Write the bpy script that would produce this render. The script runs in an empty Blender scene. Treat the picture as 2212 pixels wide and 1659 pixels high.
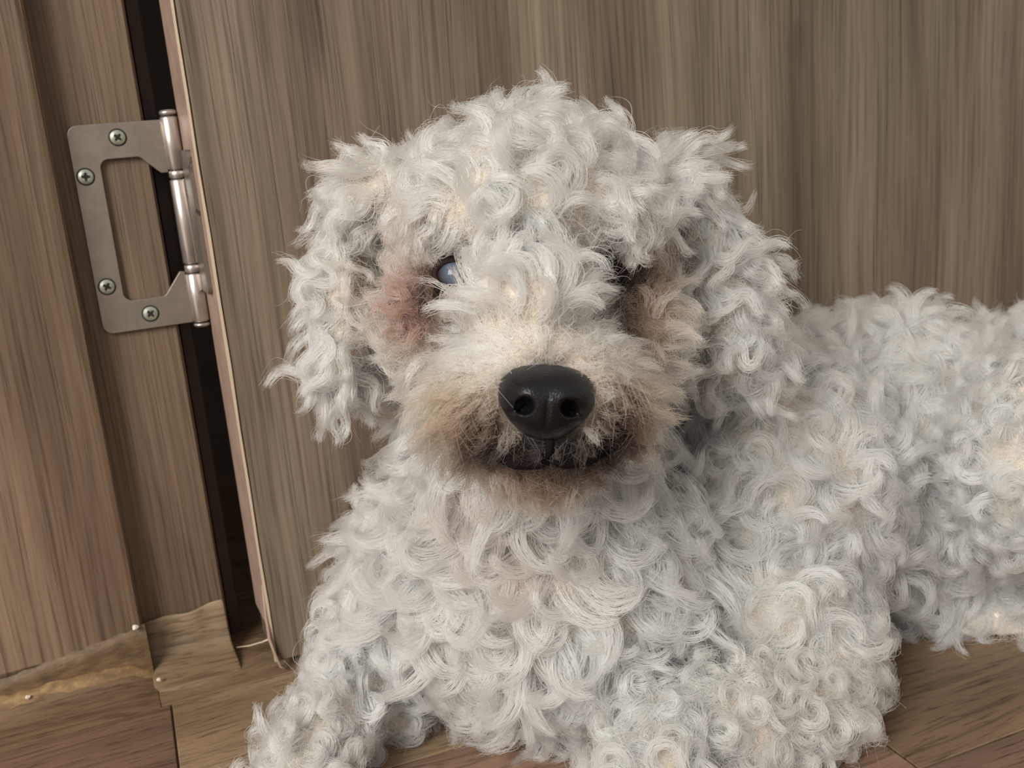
import bpy, bmesh, math, random
import numpy as np
from math import sin, cos, radians, pi, atan2, sqrt
from mathutils import Vector, Matrix
random.seed(7)
rng = np.random.default_rng(7)
SC = bpy.context.scene
COL = SC.collection

# ------------------------------------------------------------------ camera
FPX = 2150.0                                   # focal length in pixels of the 2212 x 1659 frame
PITCH, ROLL, H = radians(13.8), radians(5.05), 0.2405
_f = np.array([0, cos(PITCH), -sin(PITCH)]); _r = np.array([1.0, 0, 0]); _u = np.cross(_r, _f)
CR = _r * cos(ROLL) - _u * sin(ROLL)
CU = _r * sin(ROLL) + _u * cos(ROLL)
CF = _f
CAM = np.array([0, 0, H])
cam = bpy.data.cameras.new('camera')
cam.sensor_fit = 'HORIZONTAL'; cam.sensor_width = 36.0; cam.lens = 36.0 * FPX / 2212.0
cam.clip_start = 0.01; cam.clip_end = 50
cam.dof.use_dof = True; cam.dof.focus_distance = 0.335; cam.dof.aperture_fstop = 20.0
camo = bpy.data.objects.new('camera', cam); COL.objects.link(camo)
camo.matrix_world = Matrix(((CR[0], CU[0], -CF[0], 0), (CR[1], CU[1], -CF[1], 0), (CR[2], CU[2], -CF[2], H), (0, 0, 0, 1)))
SC.camera = camo

# ------------------------------------------------------------------ light and exposure
SC.view_settings.view_transform = 'Standard'; SC.view_settings.look = 'None'
SC.view_settings.gamma = 1.0; SC.view_settings.use_curve_mapping = False
SC.view_settings.exposure = 0.0
world = bpy.data.worlds.new('room_light'); SC.world = world; world.use_nodes = True
wb = world.node_tree.nodes['Background']
wb.inputs['Color'].default_value = (1.0, 0.93, 0.85, 1); wb.inputs['Strength'].default_value = 0.60

def area(name, loc, target, size, power, col):
    l = bpy.data.lights.new(name, 'AREA'); l.shape = 'RECTANGLE'; l.size, l.size_y = size
    l.energy = power; l.color = col
    o = bpy.data.objects.new(name, l); COL.objects.link(o)
    o.location = loc
    o.rotation_euler = (Vector(target) - Vector(loc)).to_track_quat('-Z', 'Y').to_euler()
    return o
area('window_daylight', (-1.70, -2.30, 1.90), (0.05, 0.45, 0.12), (1.5, 1.7), 180, (1.0, 0.975, 0.93))
SC.cycles.max_bounces = 6; SC.cycles.diffuse_bounces = 4; SC.cycles.glossy_bounces = 4; SC.cycles.transmission_bounces = 6
SC.cycles.use_adaptive_sampling = True; SC.cycles.adaptive_threshold = 0.10; SC.cycles.caustics_reflective = False; SC.cycles.caustics_refractive = False

# ------------------------------------------------------------------ pixel helpers
def ray(x, y): return CF + CR * (x - 1106.0) / FPX - CU * (y - 829.5) / FPX
def at(x, y, d): return CAM + ray(x, y) * d                       # pixel + distance along the view axis
def atz(x, y, z):                                                  # pixel + height over the floor
    r = ray(x, y); return CAM + r * ((z - H) / r[2])
def project(P):
    D = np.asarray(P) - CAM; w = D @ CF
    return 1106 + FPX * (D @ CR) / w, 829.5 - FPX * (D @ CU) / w, w

# ------------------------------------------------------------------ material helpers
def srgb(r, g, b):
    def c(v):
        v /= 255.0
        return v / 12.92 if v <= 0.04045 else ((v + 0.055) / 1.055) ** 2.4
    return (c(r), c(g), c(b), 1.0)

class NT:
    def __init__(self, name):
        self.m = bpy.data.materials.new(name); self.m.use_nodes = True
        self.t = self.m.node_tree; self.b = self.t.nodes['Principled BSDF']; self.out = self.t.nodes['Material Output']
    def n(self, kind, **kw):
        nd = self.t.nodes.new(kind)
        for k, v in kw.items():
            if k.startswith('i_'): nd.inputs[k[2:].replace('_', ' ')].default_value = v
            else: setattr(nd, k, v)
        return nd
    def l(self, a, b): self.t.links.new(a, b)
    def mapping(self, scale, loc=(0, 0, 0), coord='Object'):
        tc = self.n('ShaderNodeTexCoord'); mp = self.n('ShaderNodeMapping')
        mp.inputs['Scale'].default_value = scale; mp.inputs['Location'].default_value = loc
        self.l(tc.outputs[coord], mp.inputs['Vector']); return mp.outputs['Vector']
    def noise(self, vec, scale=1.0, detail=3, rough=0.55, dist=0.0):
        nd = self.n('ShaderNodeTexNoise'); nd.inputs['Scale'].default_value = scale
        nd.inputs['Detail'].default_value = detail; nd.inputs['Roughness'].default_value = rough
        nd.inputs['Distortion'].default_value = dist
        self.l(vec, nd.inputs['Vector']); return nd.outputs['Fac']
    def ramp(self, fac, stops):
        r = self.n('ShaderNodeValToRGB'); e = r.color_ramp.elements
        while len(e) < len(stops): e.new(0.5)
        for k, (p, c) in enumerate(stops): e[k].position = p; e[k].color = c
        self.l(fac, r.inputs['Fac']); return r.outputs['Color']
    def mix(self, fac, a, b, mode='MIX'):
        m = self.n('ShaderNodeMix', data_type='RGBA', blend_type=mode)
        for sock, v in ((m.inputs[0], fac), (m.inputs[6], a), (m.inputs[7], b)):
            if isinstance(v, (int, float)): sock.default_value = v
            elif isinstance(v, tuple): sock.default_value = v
            else: self.l(v, sock)
        return m.outputs[2]
    def bump(self, h, strength=0.3, dist=0.0005):
        b = self.n('ShaderNodeBump'); b.inputs['Strength'].default_value = strength; b.inputs['Distance'].default_value = dist
        self.l(h, b.inputs['Height']); self.l(b.outputs['Normal'], self.b.inputs['Normal'])

def laminate(name, light, mid, dark, seed, fine=820.0, rough=0.5, marks=()):
    """wood-look laminate, grain along local Z, X across"""
    k = NT(name)
    bend = k.noise(k.mapping((9, 9, 3.2), (seed, seed * 2, 0)), 1, 2, 0.5)
    vec = k.mapping((1, 1, 1), (seed * 3.1, 0, seed))
    add = k.n('ShaderNodeVectorMath', operation='ADD'); comb = k.n('ShaderNodeCombineXYZ')
    ms = k.n('ShaderNodeMath', operation='MULTIPLY'); k.l(bend, ms.inputs[0]); ms.inputs[1].default_value = 0.014
    k.l(ms.outputs[0], comb.inputs['X']); k.l(vec, add.inputs[0]); k.l(comb.outputs[0], add.inputs[1])
    def stretched(sx, sz):
        m = k.n('ShaderNodeMapping'); m.inputs['Scale'].default_value = (sx, sx, sz); k.l(add.outputs[0], m.inputs['Vector']); return m.outputs['Vector']
    f1 = k.noise(stretched(fine, 13.0), 1, 3, 0.6)
    f2 = k.noise(stretched(fine * 0.36, 5.0), 1, 4, 0.6)
    f3 = k.noise(stretched(26.0, 2.2), 1, 3, 0.5)
    spot = k.noise(stretched(30.0, 14.0), 1, 2, 0.5)
    c = k.ramp(f3, [(0.30, dark), (0.50, mid), (0.72, light)])
    c1 = k.ramp(f1, [(0.34, (0.36, 0.34, 0.31, 1)), (0.46, (0.97, 0.97, 0.97, 1)), (0.66, (1.35, 1.33, 1.3, 1))])
    c2 = k.ramp(f2, [(0.34, (0.52, 0.49, 0.46, 1)), (0.48, (1, 1, 1, 1)), (0.72, (1.22, 1.22, 1.2, 1))])
    c = k.mix(0.62, c, c1, 'MULTIPLY'); c = k.mix(0.55, c, c2, 'MULTIPLY')
    c3 = k.ramp(spot, [(0.24, (0.55, 0.5, 0.48, 1)), (0.36, (1, 1, 1, 1))])
    c = k.mix(0.6, c, c3, 'MULTIPLY')
    tone = k.noise(stretched(5.0, 2.6), 1, 2, 0.5)
    c = k.mix(1.0, c, k.ramp(tone, [(0.38, (0.97, 1.0, 0.92, 1)), (0.60, (1.05, 0.985, 0.98, 1))]), 'MULTIPLY')
    for (mx_, mz_, rx_, rz_, col_) in marks:
        tcm = k.n('ShaderNodeTexCoord'); sp_ = k.n('ShaderNodeSeparateXYZ'); k.l(tcm.outputs['Object'], sp_.inputs[0])
        dd = []
        for ax_, c0, r0 in (('X', mx_, rx_), ('Z', mz_, rz_)):
            sb = k.n('ShaderNodeMath', operation='SUBTRACT'); k.l(sp_.outputs[ax_], sb.inputs[0]); sb.inputs[1].default_value = c0
            dv = k.n('ShaderNodeMath', operation='DIVIDE'); k.l(sb.outputs[0], dv.inputs[0]); dv.inputs[1].default_value = r0
            pw = k.n('ShaderNodeMath', operation='MULTIPLY'); k.l(dv.outputs[0], pw.inputs[0]); k.l(dv.outputs[0], pw.inputs[1]); dd.append(pw.outputs[0])
        sm_ = k.n('ShaderNodeMath', operation='ADD'); k.l(dd[0], sm_.inputs[0]); k.l(dd[1], sm_.inputs[1])
        nz = k.n('ShaderNodeMath', operation='ADD'); k.l(sm_.outputs[0], nz.inputs[0]); k.l(f2, nz.inputs[1])
        c = k.mix(1.0, c, k.ramp(nz.outputs[0], [(0.35, col_), (0.98, (1, 1, 1, 1))]), 'MULTIPLY')
    k.l(c, k.b.inputs['Base Color']); k.b.inputs['Roughness'].default_value = rough
    k.b.inputs['Specular IOR Level'].default_value = 0.35
    k.bump(f1, 0.25, 0.0003)
    return k.m

def plain(name, col, rough=0.5, metal=0.0, spec=0.5, noise=None):
    k = NT(name); k.b.inputs['Base Color'].default_value = col
    k.b.inputs['Roughness'].default_value = rough; k.b.inputs['Metallic'].default_value = metal
    k.b.inputs['Specular IOR Level'].default_value = spec
    if noise:
        f = k.noise(k.mapping((noise,) * 3), 1, 3, 0.6)
        c = k.ramp(f, [(0.3, tuple(v * 0.78 for v in col[:3]) + (1,)), (0.7, tuple(v * 1.12 for v in col[:3]) + (1,))])
        k.l(c, k.b.inputs['Base Color'])
    return k.m

def door_uz(px, py):
    n = np.array([sin(radians(23.5)), -cos(radians(23.5)), 0]); u = np.array([cos(radians(23.5)), sin(radians(23.5)), 0]); p0 = np.array([-0.1459, 0.4718, 0.0])
    r = ray(px, py); P = CAM + r * (((p0 + n * .038 - CAM) @ n) / (r @ n)); return (P - p0) @ u, P[2]
_k = door_uz(665, 15); _k2 = door_uz(1978, 372)
DOOR_MARKS = ((_k[0], _k[1], .014, .045, (.62, .60, .62, 1)), (_k2[0], _k2[1], .0055, .0022, (1.25, 1.22, 1.2, 1)))
M_DOOR = laminate('door_laminate', srgb(124, 112, 97), srgb(105, 93, 79), srgb(84, 72, 61), 2.9, marks=DOOR_MARKS)
M_JAMB = laminate('jamb_laminate', srgb(120, 101, 86), srgb(106, 87, 74), srgb(86, 69, 58), 5.7, fine=900)
M_STOP = laminate('stop_laminate', srgb(142, 122, 102), srgb(120, 101, 84), srgb(92, 74, 60), 9.1, fine=700)
M_SHADETRIM = plain('shade_brown_trim', srgb(62, 46, 36), 0.6, noise=90)  # casing strip: the shade of its recess is put into this brown
M_EDGE = plain('edge_band_pvc', srgb(152, 128, 113), 0.42, noise=60)
M_EDGELINE = plain('edge_band_cut', srgb(190, 172, 148), 0.5)
M_WALL = plain('wall_paint', srgb(150, 140, 128), 0.8, noise=8)

def metal(name, col, rough, spots=False):
    k = NT(name); k.b.inputs['Metallic'].default_value = 0.85
    f = k.noise(k.mapping((120, 120, 120)), 1, 4, 0.6)
    c = k.ramp(f, [(0.25, tuple(v * 0.82 for v in col[:3]) + (1,)), (0.6, col)])
    if spots:
        s = k.noise(k.mapping((330, 330, 170)), 1, 2, 0.5)
        c2 = k.ramp(s, [(0.33, (0.3, 0.27, 0.24, 1)), (0.40, (1, 1, 1, 1))])
        c = k.mix(0.8, c, c2, 'MULTIPLY')
    k.l(c, k.b.inputs['Base Color']); k.b.inputs['Roughness'].default_value = rough
    return k.m
M_PLATE = metal('satin_nickel_plate', srgb(146, 137, 127), 0.50)
M_BARREL = metal('satin_nickel_barrel', srgb(198, 188, 182), 0.30)
M_LEAF = metal('worn_nickel_leaf', srgb(140, 131, 122), 0.42, True)
M_SCREW = metal('zinc_screw', srgb(178, 182, 170), 0.35)
M_BLACK = plain('dark_recess', srgb(20, 17, 15), 0.8)

# ------------------------------------------------------------------ object helpers
def link(name, me, parent=None, mat=None, smooth=False):
    o = bpy.data.objects.new(name, me); COL.objects.link(o)
    if mat is not None: me.materials.append(mat)
    if parent is not None: o.parent = parent
    if smooth:
        me.polygons.foreach_set('use_smooth', [True] * len(me.polygons))
    return o
def obj(name, bm, parent=None, mat=None, smooth=False):
    bmesh.ops.recalc_face_normals(bm, faces=bm.faces[:])
    me = bpy.data.meshes.new(name); bm.to_mesh(me); bm.free()
    return link(name, me, parent, mat, smooth)
def empty(name, mw=None, parent=None):
    o = bpy.data.objects.new(name, None); COL.objects.link(o); o.empty_display_size = 0.02
    if mw is not None: o.matrix_world = mw
    if parent is not None: o.parent = parent
    return o
def box(bm, x0, x1, y0, y1, z0, z1, bevel=0.0, seg=2):
    r = bmesh.ops.create_cube(bm, size=1.0)
    for v in r['verts']:
        v.co = Vector((x0 + (v.co.x + .5) * (x1 - x0), y0 + (v.co.y + .5) * (y1 - y0), z0 + (v.co.z + .5) * (z1 - z0)))
    if bevel > 0:
        es = list({e for v in r['verts'] for e in v.link_edges})
        bmesh.ops.bevel(bm, geom=es, offset=bevel, segments=seg, affect='EDGES', profile=0.5)
def tag(o, label=None, cat=None, group=None, kind=None):
    if label: o['label'] = label
    if cat: o['category'] = cat
    if group: o['group'] = group
    if kind: o['kind'] = kind
    return o
def frame_matrix(yaw, origin):
    """local X = along the wall to the right, local Y = into the wall, Z = up"""
    return Matrix.Translation(Vector(origin)) @ Matrix.Rotation(yaw, 4, 'Z')

# pin of the hinge (found from its 100 mm length); jamb and door are turned 23 degrees to the view
PIN = np.array([-0.1459, 0.4718, 0.0])
YJ, YD, YF = radians(23.0), radians(23.5), radians(20.6)
MJ, MD = frame_matrix(YJ, PIN), frame_matrix(YD, PIN)
ZT, ZB = H + 0.026, H - 0.074                       # hinge ends
TOP = 2.05

# ------------------------------------------------------------------ floor of vinyl planks
uf = np.array([cos(YF), sin(YF), 0]); vf = np.array([-sin(YF), cos(YF), 0])
MF = Matrix.Rotation(YF, 4, 'Z')
bm = bmesh.new(); box(bm, -2.2, 2.6, -1.8, 2.4, -0.03, -0.0012)
floor = obj('floor', bm, None, plain('floor_seam', srgb(84, 62, 46), 0.7)); floor.matrix_world = MF
tag(floor, kind='structure')
def plank_material(name, light, mid, dark, seed):
    k = NT(name)
    info = k.n('ShaderNodeObjectInfo')
    tc = k.n('ShaderNodeTexCoord'); off = k.n('ShaderNodeCombineXYZ'); mu = k.n('ShaderNodeMath', operation='MULTIPLY'); mu.inputs[1].default_value = 37.0
    k.l(info.outputs['Random'], mu.inputs[0]); k.l(mu.outputs[0], off.inputs['X']); k.l(mu.outputs[0], off.inputs['Y'])
    add = k.n('ShaderNodeVectorMath', operation='ADD'); k.l(tc.outputs['Object'], add.inputs[0]); k.l(off.outputs[0], add.inputs[1])
    bendv = k.n('ShaderNodeMapping'); bendv.inputs['Scale'].default_value = (7, 14, 1); k.l(add.outputs[0], bendv.inputs['Vector'])
    bend = k.noise(bendv.outputs['Vector'], 1, 2, 0.5)
    mb = k.n('ShaderNodeMath', operation='MULTIPLY'); k.l(bend, mb.inputs[0]); mb.inputs[1].default_value = 0.022
    cb = k.n('ShaderNodeCombineXYZ'); k.l(mb.outputs[0], cb.inputs['Y'])
    add2 = k.n('ShaderNodeVectorMath', operation='ADD'); k.l(add.outputs[0], add2.inputs[0]); k.l(cb.outputs[0], add2.inputs[1])
    def st(sx, sy):
        m = k.n('ShaderNodeMapping'); m.inputs['Scale'].default_value = (sx, sy, sy); k.l(add2.outputs[0], m.inputs['Vector']); return m.outputs['Vector']
    g1 = k.noise(st(13, 300), 1, 4, 0.6); g2 = k.noise(st(55, 640), 1, 3, 0.6); g3 = k.noise(st(5, 34), 1, 3, 0.5)
    c = k.ramp(g3, [(0.3, dark), (0.52, mid), (0.74, light)])
    c = k.mix(0.8, c, k.ramp(g1, [(0.32, (0.50, 0.46, 0.42, 1)), (0.48, (1, 1, 1, 1)), (0.75, (1.15, 1.13, 1.1, 1))]), 'MULTIPLY')
    c = k.mix(0.75, c, k.ramp(g2, [(0.36, (0.42, 0.37, 0.33, 1)), (0.46, (1, 1, 1, 1))]), 'MULTIPLY')
    hsv = k.n('ShaderNodeHueSaturation'); k.l(c, hsv.inputs['Color'])
    mr = k.n('ShaderNodeMapRange'); mr.inputs['To Min'].default_value = 0.84; mr.inputs['To Max'].default_value = 1.14
    k.l(info.outputs['Random'], mr.inputs['Value']); k.l(mr.outputs[0], hsv.inputs['Value'])
    k.l(hsv.outputs['Color'], k.b.inputs['Base Color'])
    k.b.inputs['Roughness'].default_value = 0.42; k.b.inputs['Specular IOR Level'].default_value = 0.4
    k.bump(g2, 0.2, 0.0003)
    return k.m
M_PLANKS = [plank_material('vinyl_oak', srgb(138, 116, 92), srgb(118, 96, 74), srgb(95, 75, 57), 0),
            plank_material('vinyl_brown_oak', srgb(134, 108, 89), srgb(116, 92, 75), srgb(98, 77, 62), 1),
            plank_material('vinyl_pale_oak', srgb(142, 122, 98), srgb(124, 104, 81), srgb(102, 82, 62), 2)]
WID, LEN, GAP = 0.0984, 0.60, 0.00045
V0 = 0.4505                                        # a long seam, found in the photograph
joints = {0: -0.30, -1: -0.0132, -2: 0.2437, -3: 0.05}
def plank(u0, u1, v0, v1, mat):
    bm = bmesh.new(); box(bm, -(u1 - u0) / 2 + GAP, (u1 - u0) / 2 - GAP, -(v1 - v0) / 2 + GAP, (v1 - v0) / 2 - GAP, -0.0016, 0.0, 0.0003, 1)
    o = obj('plank', bm, floor, mat); o.location = ((u0 + u1) / 2, (v0 + v1) / 2, 0)
for row in range(-8, 6):
    v0 = V0 + row * WID
    j = joints.get(row, random.uniform(0, LEN))
    # row -1 is the strip just in front of the seam by the jamb
    for kx in range(-3, 4):
        u0 = j + kx * LEN
        if u0 > 1.6 or u0 + LEN < -1.5: continue
        mi = 0
        if row == -1: mi = 1 if kx < 0 else 2
        elif row == 0: mi = 0
        elif row == -2: mi = 1 if kx < 0 else 0
        elif row == -3: mi = 1
        else: mi = random.choice((0, 1, 2))
        plank(u0, u0 + LEN, v0, v0 + WID, M_PLANKS[mi])

# ------------------------------------------------------------------ jamb, stop, casing, added light-blocking walls behind
def section(name, pts, z0, z1, mat, mw, bevel=0.0):
    """vertical board with a plan outline given in the wall's frame"""
    bm = bmesh.new()
    a = [bm.verts.new((x, y, z0)) for x, y in pts]; b = [bm.verts.new((x, y, z1)) for x, y in pts]
    n = len(pts)
    bm.faces.new(a); bm.faces.new(list(reversed(b)))
    for i in range(n): bm.faces.new((a[i], a[(i + 1) % n], b[(i + 1) % n], b[i]))
    o = obj(name, bm, None, mat); o.matrix_world = mw; tag(o, kind='structure'); return o
US, UR = -0.0500, -0.0097                          # stop corner, right edge of the rebate
# stop: proud of the rebate, with an eased corner; its foot is cut ragged above the vinyl
def stop_foot(x): return H - 0.2135 - 0.0085 * min(1, max(0, (-0.052 - x) / 0.062)) + 0.0006 * sin(x * 900)
bm = bmesh.new()
prof = [(-0.30, -0.010)] + [(-0.30 + i * 0.0125, -0.010) for i in range(1, 20)] + [(US - 0.0034, -0.010), (US - 0.0012, -0.0094), (US - 0.0003, -0.0078), (US, -0.0055), (US, 0.012), (-0.30, 0.012)]
lo = [bm.verts.new((x, y, stop_foot(x))) for x, y in prof]; hi = [bm.verts.new((x, y, TOP)) for x, y in prof]
bm.faces.new(lo); bm.faces.new(list(reversed(hi)))
for i in range(len(prof)): bm.faces.new((lo[i], lo[(i + 1) % len(prof)], hi[(i + 1) % len(prof)], hi[i]))
stop = obj('trim_1', bm, None, M_STOP); stop.matrix_world = MJ; tag(stop, kind='structure')
section('trim_2', [(US, 0.002), (UR - .0012, 0.002), (UR, 0.0032), (UR, 0.03), (US, 0.03)], 0.0, TOP, M_JAMB, MJ)
section('trim_3', [(UR + 0.0016, 0.0145), (-0.0030, 0.0145), (-0.0020, 0.016), (-0.0020, 0.04), (UR + 0.0016, 0.04)], 0.0, TOP, M_SHADETRIM, MJ)
section('added_wall_back', [(-0.60, 0.30), (1.60, 0.30), (1.60, 0.36), (-0.60, 0.36)], 0.0, 2.4, M_WALL, MJ)  # unseen wall, added to stop light coming through the door gap
section('added_wall_left', [(-0.60, 0.04), (-0.0020, 0.04), (-0.0020, 0.30), (-0.60, 0.30)], 0.0, 2.4, M_WALL, MJ)  # added to close the left side so the gap stays dark

# ------------------------------------------------------------------ door with edge band
DF = -0.038                                        # door face in front of the pin
U0 = 0.0052                                        # free corner of the hinge edge
bm = bmesh.new(); box(bm, U0 + 0.0012, 0.86, DF, 0.0, 0.0045, 2.04, 0.0006, 1)
door = obj('door_1', bm, None, M_DOOR); door.matrix_world = MD; tag(door, kind='structure')
bm = bmesh.new(); box(bm, U0 - 0.0004, U0 + 0.0013, DF + 0.0010, -0.0005, 0.0200, 2.04, 0.0005, 2)
obj('edge_band', bm, door, M_EDGE)
bm = bmesh.new()
prev = None
for i in range(70):                                # raw bright lip of the edge band along the face corner
    z = 0.005 + i * (2.03 / 69)
    w = 0.0007 + 0.0003 * sin(i * 7.3) * sin(i * 2.1)
    ring = [bm.verts.new((U0 - 0.0003, DF + 0.0012, z)), bm.verts.new((U0 - 0.0003, DF - 0.0004, z)), bm.verts.new((U0 + w, DF - 0.0004, z)), bm.verts.new((U0 + w, DF + 0.0012, z))]
    if prev:
        for q in range(4): bm.faces.new((prev[q], prev[(q + 1) % 4], ring[(q + 1) % 4], ring[q]))
    else: bm.faces.new(ring)
    prev = ring
bm.faces.new(prev)
obj('edge_lip', bm, door, M_EDGELINE)

def tube(bm, pts, rad, seg=8):
    pts = [Vector(p) for p in pts]; rings = []
    for i, p in enumerate(pts):
        t = (pts[min(i + 1, len(pts) - 1)] - pts[max(i - 1, 0)]).normalized()
        a = t.orthogonal().normalized(); b = t.cross(a)
        if rings and a.dot(la) < 0: a = -a; b = -b
        la = a
        r = rad[i] if isinstance(rad, (list, tuple)) else rad
        rings.append([bm.verts.new(p + (a * cos(2 * pi * k / seg) + b * sin(2 * pi * k / seg)) * r) for k in range(seg)])
    for A, B in zip(rings, rings[1:]):
        for k in range(seg): bm.faces.new((A[k], A[(k + 1) % seg], B[(k + 1) % seg], B[k]))
    bm.faces.new(rings[0]); bm.faces.new(list(reversed(rings[-1])))
# the band has come loose at the foot: a thin strip that curls down to the floor
bm = bmesh.new()
tube(bm, [(U0 - 0.0005, DF + 0.0015, 0.045), (U0 - 0.0010, DF + 0.0005, 0.030), (U0 - 0.0012, DF - 0.0010, 0.018), (U0 + 0.0002, DF - 0.0018, 0.009), (U0 + 0.0016, DF - 0.0026, 0.003), (U0 + 0.0042, DF - 0.0035, 0.0012)],
     [0.0004, 0.0007, 0.0009, 0.0008, 0.0007, 0.0003], 8)
obj('loose_edge_strip', bm, door, M_EDGE, True)
bm = bmesh.new()
tube(bm, [(U0 - 0.0008, DF + 0.0010, 0.017), (U0 - 0.004, DF + 0.008, 0.013), (U0 - 0.009, DF + 0.018, 0.008), (U0 - 0.014, DF + 0.030, 0.003)], [0.0005, 0.0004, 0.0004, 0.0003], 6)
obj('loose_thread', bm, door, M_EDGELINE, True)

# ------------------------------------------------------------------ hinge
hinge = empty('door_hinge', Matrix.Translation(Vector((PIN[0], PIN[1], ZB))) @ Matrix.Rotation(YJ, 4, 'Z'))
tag(hinge, 'satin nickel butterfly hinge screwed to the wooden door jamb', 'hinge')
HL = ZT - ZB
PT = 0.0023                                        # plate thickness
def extrude_outline(pts, y0, y1, bevel=0.0):
    bm = bmesh.new()
    a = [bm.verts.new((x, y0, z)) for x, z in pts]; f = bm.faces.new(a)
    r = bmesh.ops.extrude_face_region(bm, geom=[f])
    for v in r['geom']:
        if isinstance(v, bmesh.types.BMVert): v.co.y = y1
    return bm
def rounded(pts, radii, seg=6):
    out = []; n = len(pts)
    for i in range(n):
        p = Vector(pts[i]); r = radii[i]
        if r <= 0: out.append((p.x, p.y)); continue
        a = (Vector(pts[i - 1]) - p).normalized(); b = (Vector(pts[(i + 1) % n]) - p).normalized()
        ang = a.angle(b); d = r / math.tan(ang / 2)
        s, e = p + a * d, p + b * d
        c = p + (a + b).normalized() * (r / sin(ang / 2))
        a0 = atan2(s.y - c.y, s.x - c.x); a1 = atan2(e.y - c.y, e.x - c.x)
        da = (a1 - a0 + pi) % (2 * pi) - pi
        for k in range(seg + 1):
            t = a0 + da * k / seg; out.append((c.x + r * cos(t), c.y + r * sin(t)))
    return out
XL = -0.0428
zb0, zt0 = 0.0025, HL - 0.0040
outline = [(-0.0030, zt0), (XL, zt0), (XL, zb0), (-0.0030, zb0), (-0.0030, 0.0265), (-0.0052, 0.0272), (-0.0135, 0.0165), (-0.0315, 0.0165), (-0.0315, zt0 - 0.0155), (-0.0145, zt0 - 0.0155), (-0.0062, zt0 - 0.0235), (-0.0030, zt0 - 0.0235)]
rr = [0, 0.0045, 0.0045, 0, 0, 0.0012, 0.003, 0.0038, 0.0038, 0.003, 0.0012, 0]
bm = extrude_outline(rounded(outline, rr), 0.0018, 0.0018 - PT)
leaf = obj('jamb_leaf', bm, hinge, M_PLATE)
bv = leaf.modifiers.new('bevel', 'BEVEL'); bv.width = 0.0003; bv.segments = 2; bv.limit_method = 'ANGLE'
def cylz(bm, r, z0, z1, cx=0, cy=0, seg=32, bev=0.0004):
    prof = [(0, z0), (r - bev, z0), (r, z0 + bev), (r, z1 - bev), (r - bev, z1), (0, z1)]
    rings = []
    for rad, z in prof:
        if rad == 0: rings.append([bm.verts.new((cx, cy, z))])
        else: rings.append([bm.verts.new((cx + rad * cos(2 * pi * k / seg), cy + rad * sin(2 * pi * k / seg), z)) for k in range(seg)])
    for A, B in zip(rings, rings[1:]):
        for k in range(seg):
            q = (k + 1) % seg
            if len(A) == 1: bm.faces.new((A[0], B[q], B[k]))
            elif len(B) == 1: bm.faces.new((A[k], A[q], B[0]))
            else: bm.faces.new((A[k], A[q], B[q], B[k]))
RB = 0.0040
def knuckle(name, z0, z1, mat=M_BARREL, r=RB, bev=0.0005):
    bm = bmesh.new(); cylz(bm, r, z0, z1, 0.0008, -0.0005, bev=bev)
    o = obj(name, bm, hinge, mat)
    for p in o.data.polygons: p.use_smooth = len(p.vertices) == 4 and abs(p.normal.z) < 0.5
    return o
knuckle('knuckle', 0.0025, 0.0255); knuckle('knuckle', 0.0302, 0.0690); knuckle('knuckle', 0.0735, HL - 0.0030)
knuckle('washer', 0.0260, 0.0297, r=RB - 0.0001); knuckle('washer', 0.0695, 0.0730, r=RB - 0.0001)
knuckle('pin_cap', 0.0, 0.0021, r=RB * 0.97, bev=0.0008); knuckle('pin_cap', HL - 0.0026, HL, r=RB * 0.97, bev=0.0008)
knuckle('pin', 0.001, HL - 0.001, M_BLACK, RB * 0.86)
# the other leaf lies against the door edge
hd = bmesh.new()
pts = rounded([(-0.0275, 0.0175), (-0.0275, 0.0815), (-0.0005, 0.0815), (-0.0005, 0.0205), (-0.0035, 0.0175)], [0.003, 0.003, 0.0006, 0.0012, 0.0012], 4)
a = [hd.verts.new((0.0, -y * -1.0, z)) for y, z in pts]; f = hd.faces.new(a)
r = bmesh.ops.extrude_face_region(hd, geom=[f])
for v in r['geom']:
    if isinstance(v, bmesh.types.BMVert): v.co.x += 0.0023
dl = obj('door_leaf', hd, hinge, M_LEAF); dl.location = (0.0030, 0.0, 0.0)
bm = bmesh.new(); box(bm, 0.0022, 0.0052, -0.0042, -0.0018, 0.0302, 0.0690, 0.0004); obj('leaf_wrap', bm, hinge, M_LEAF)
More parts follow.
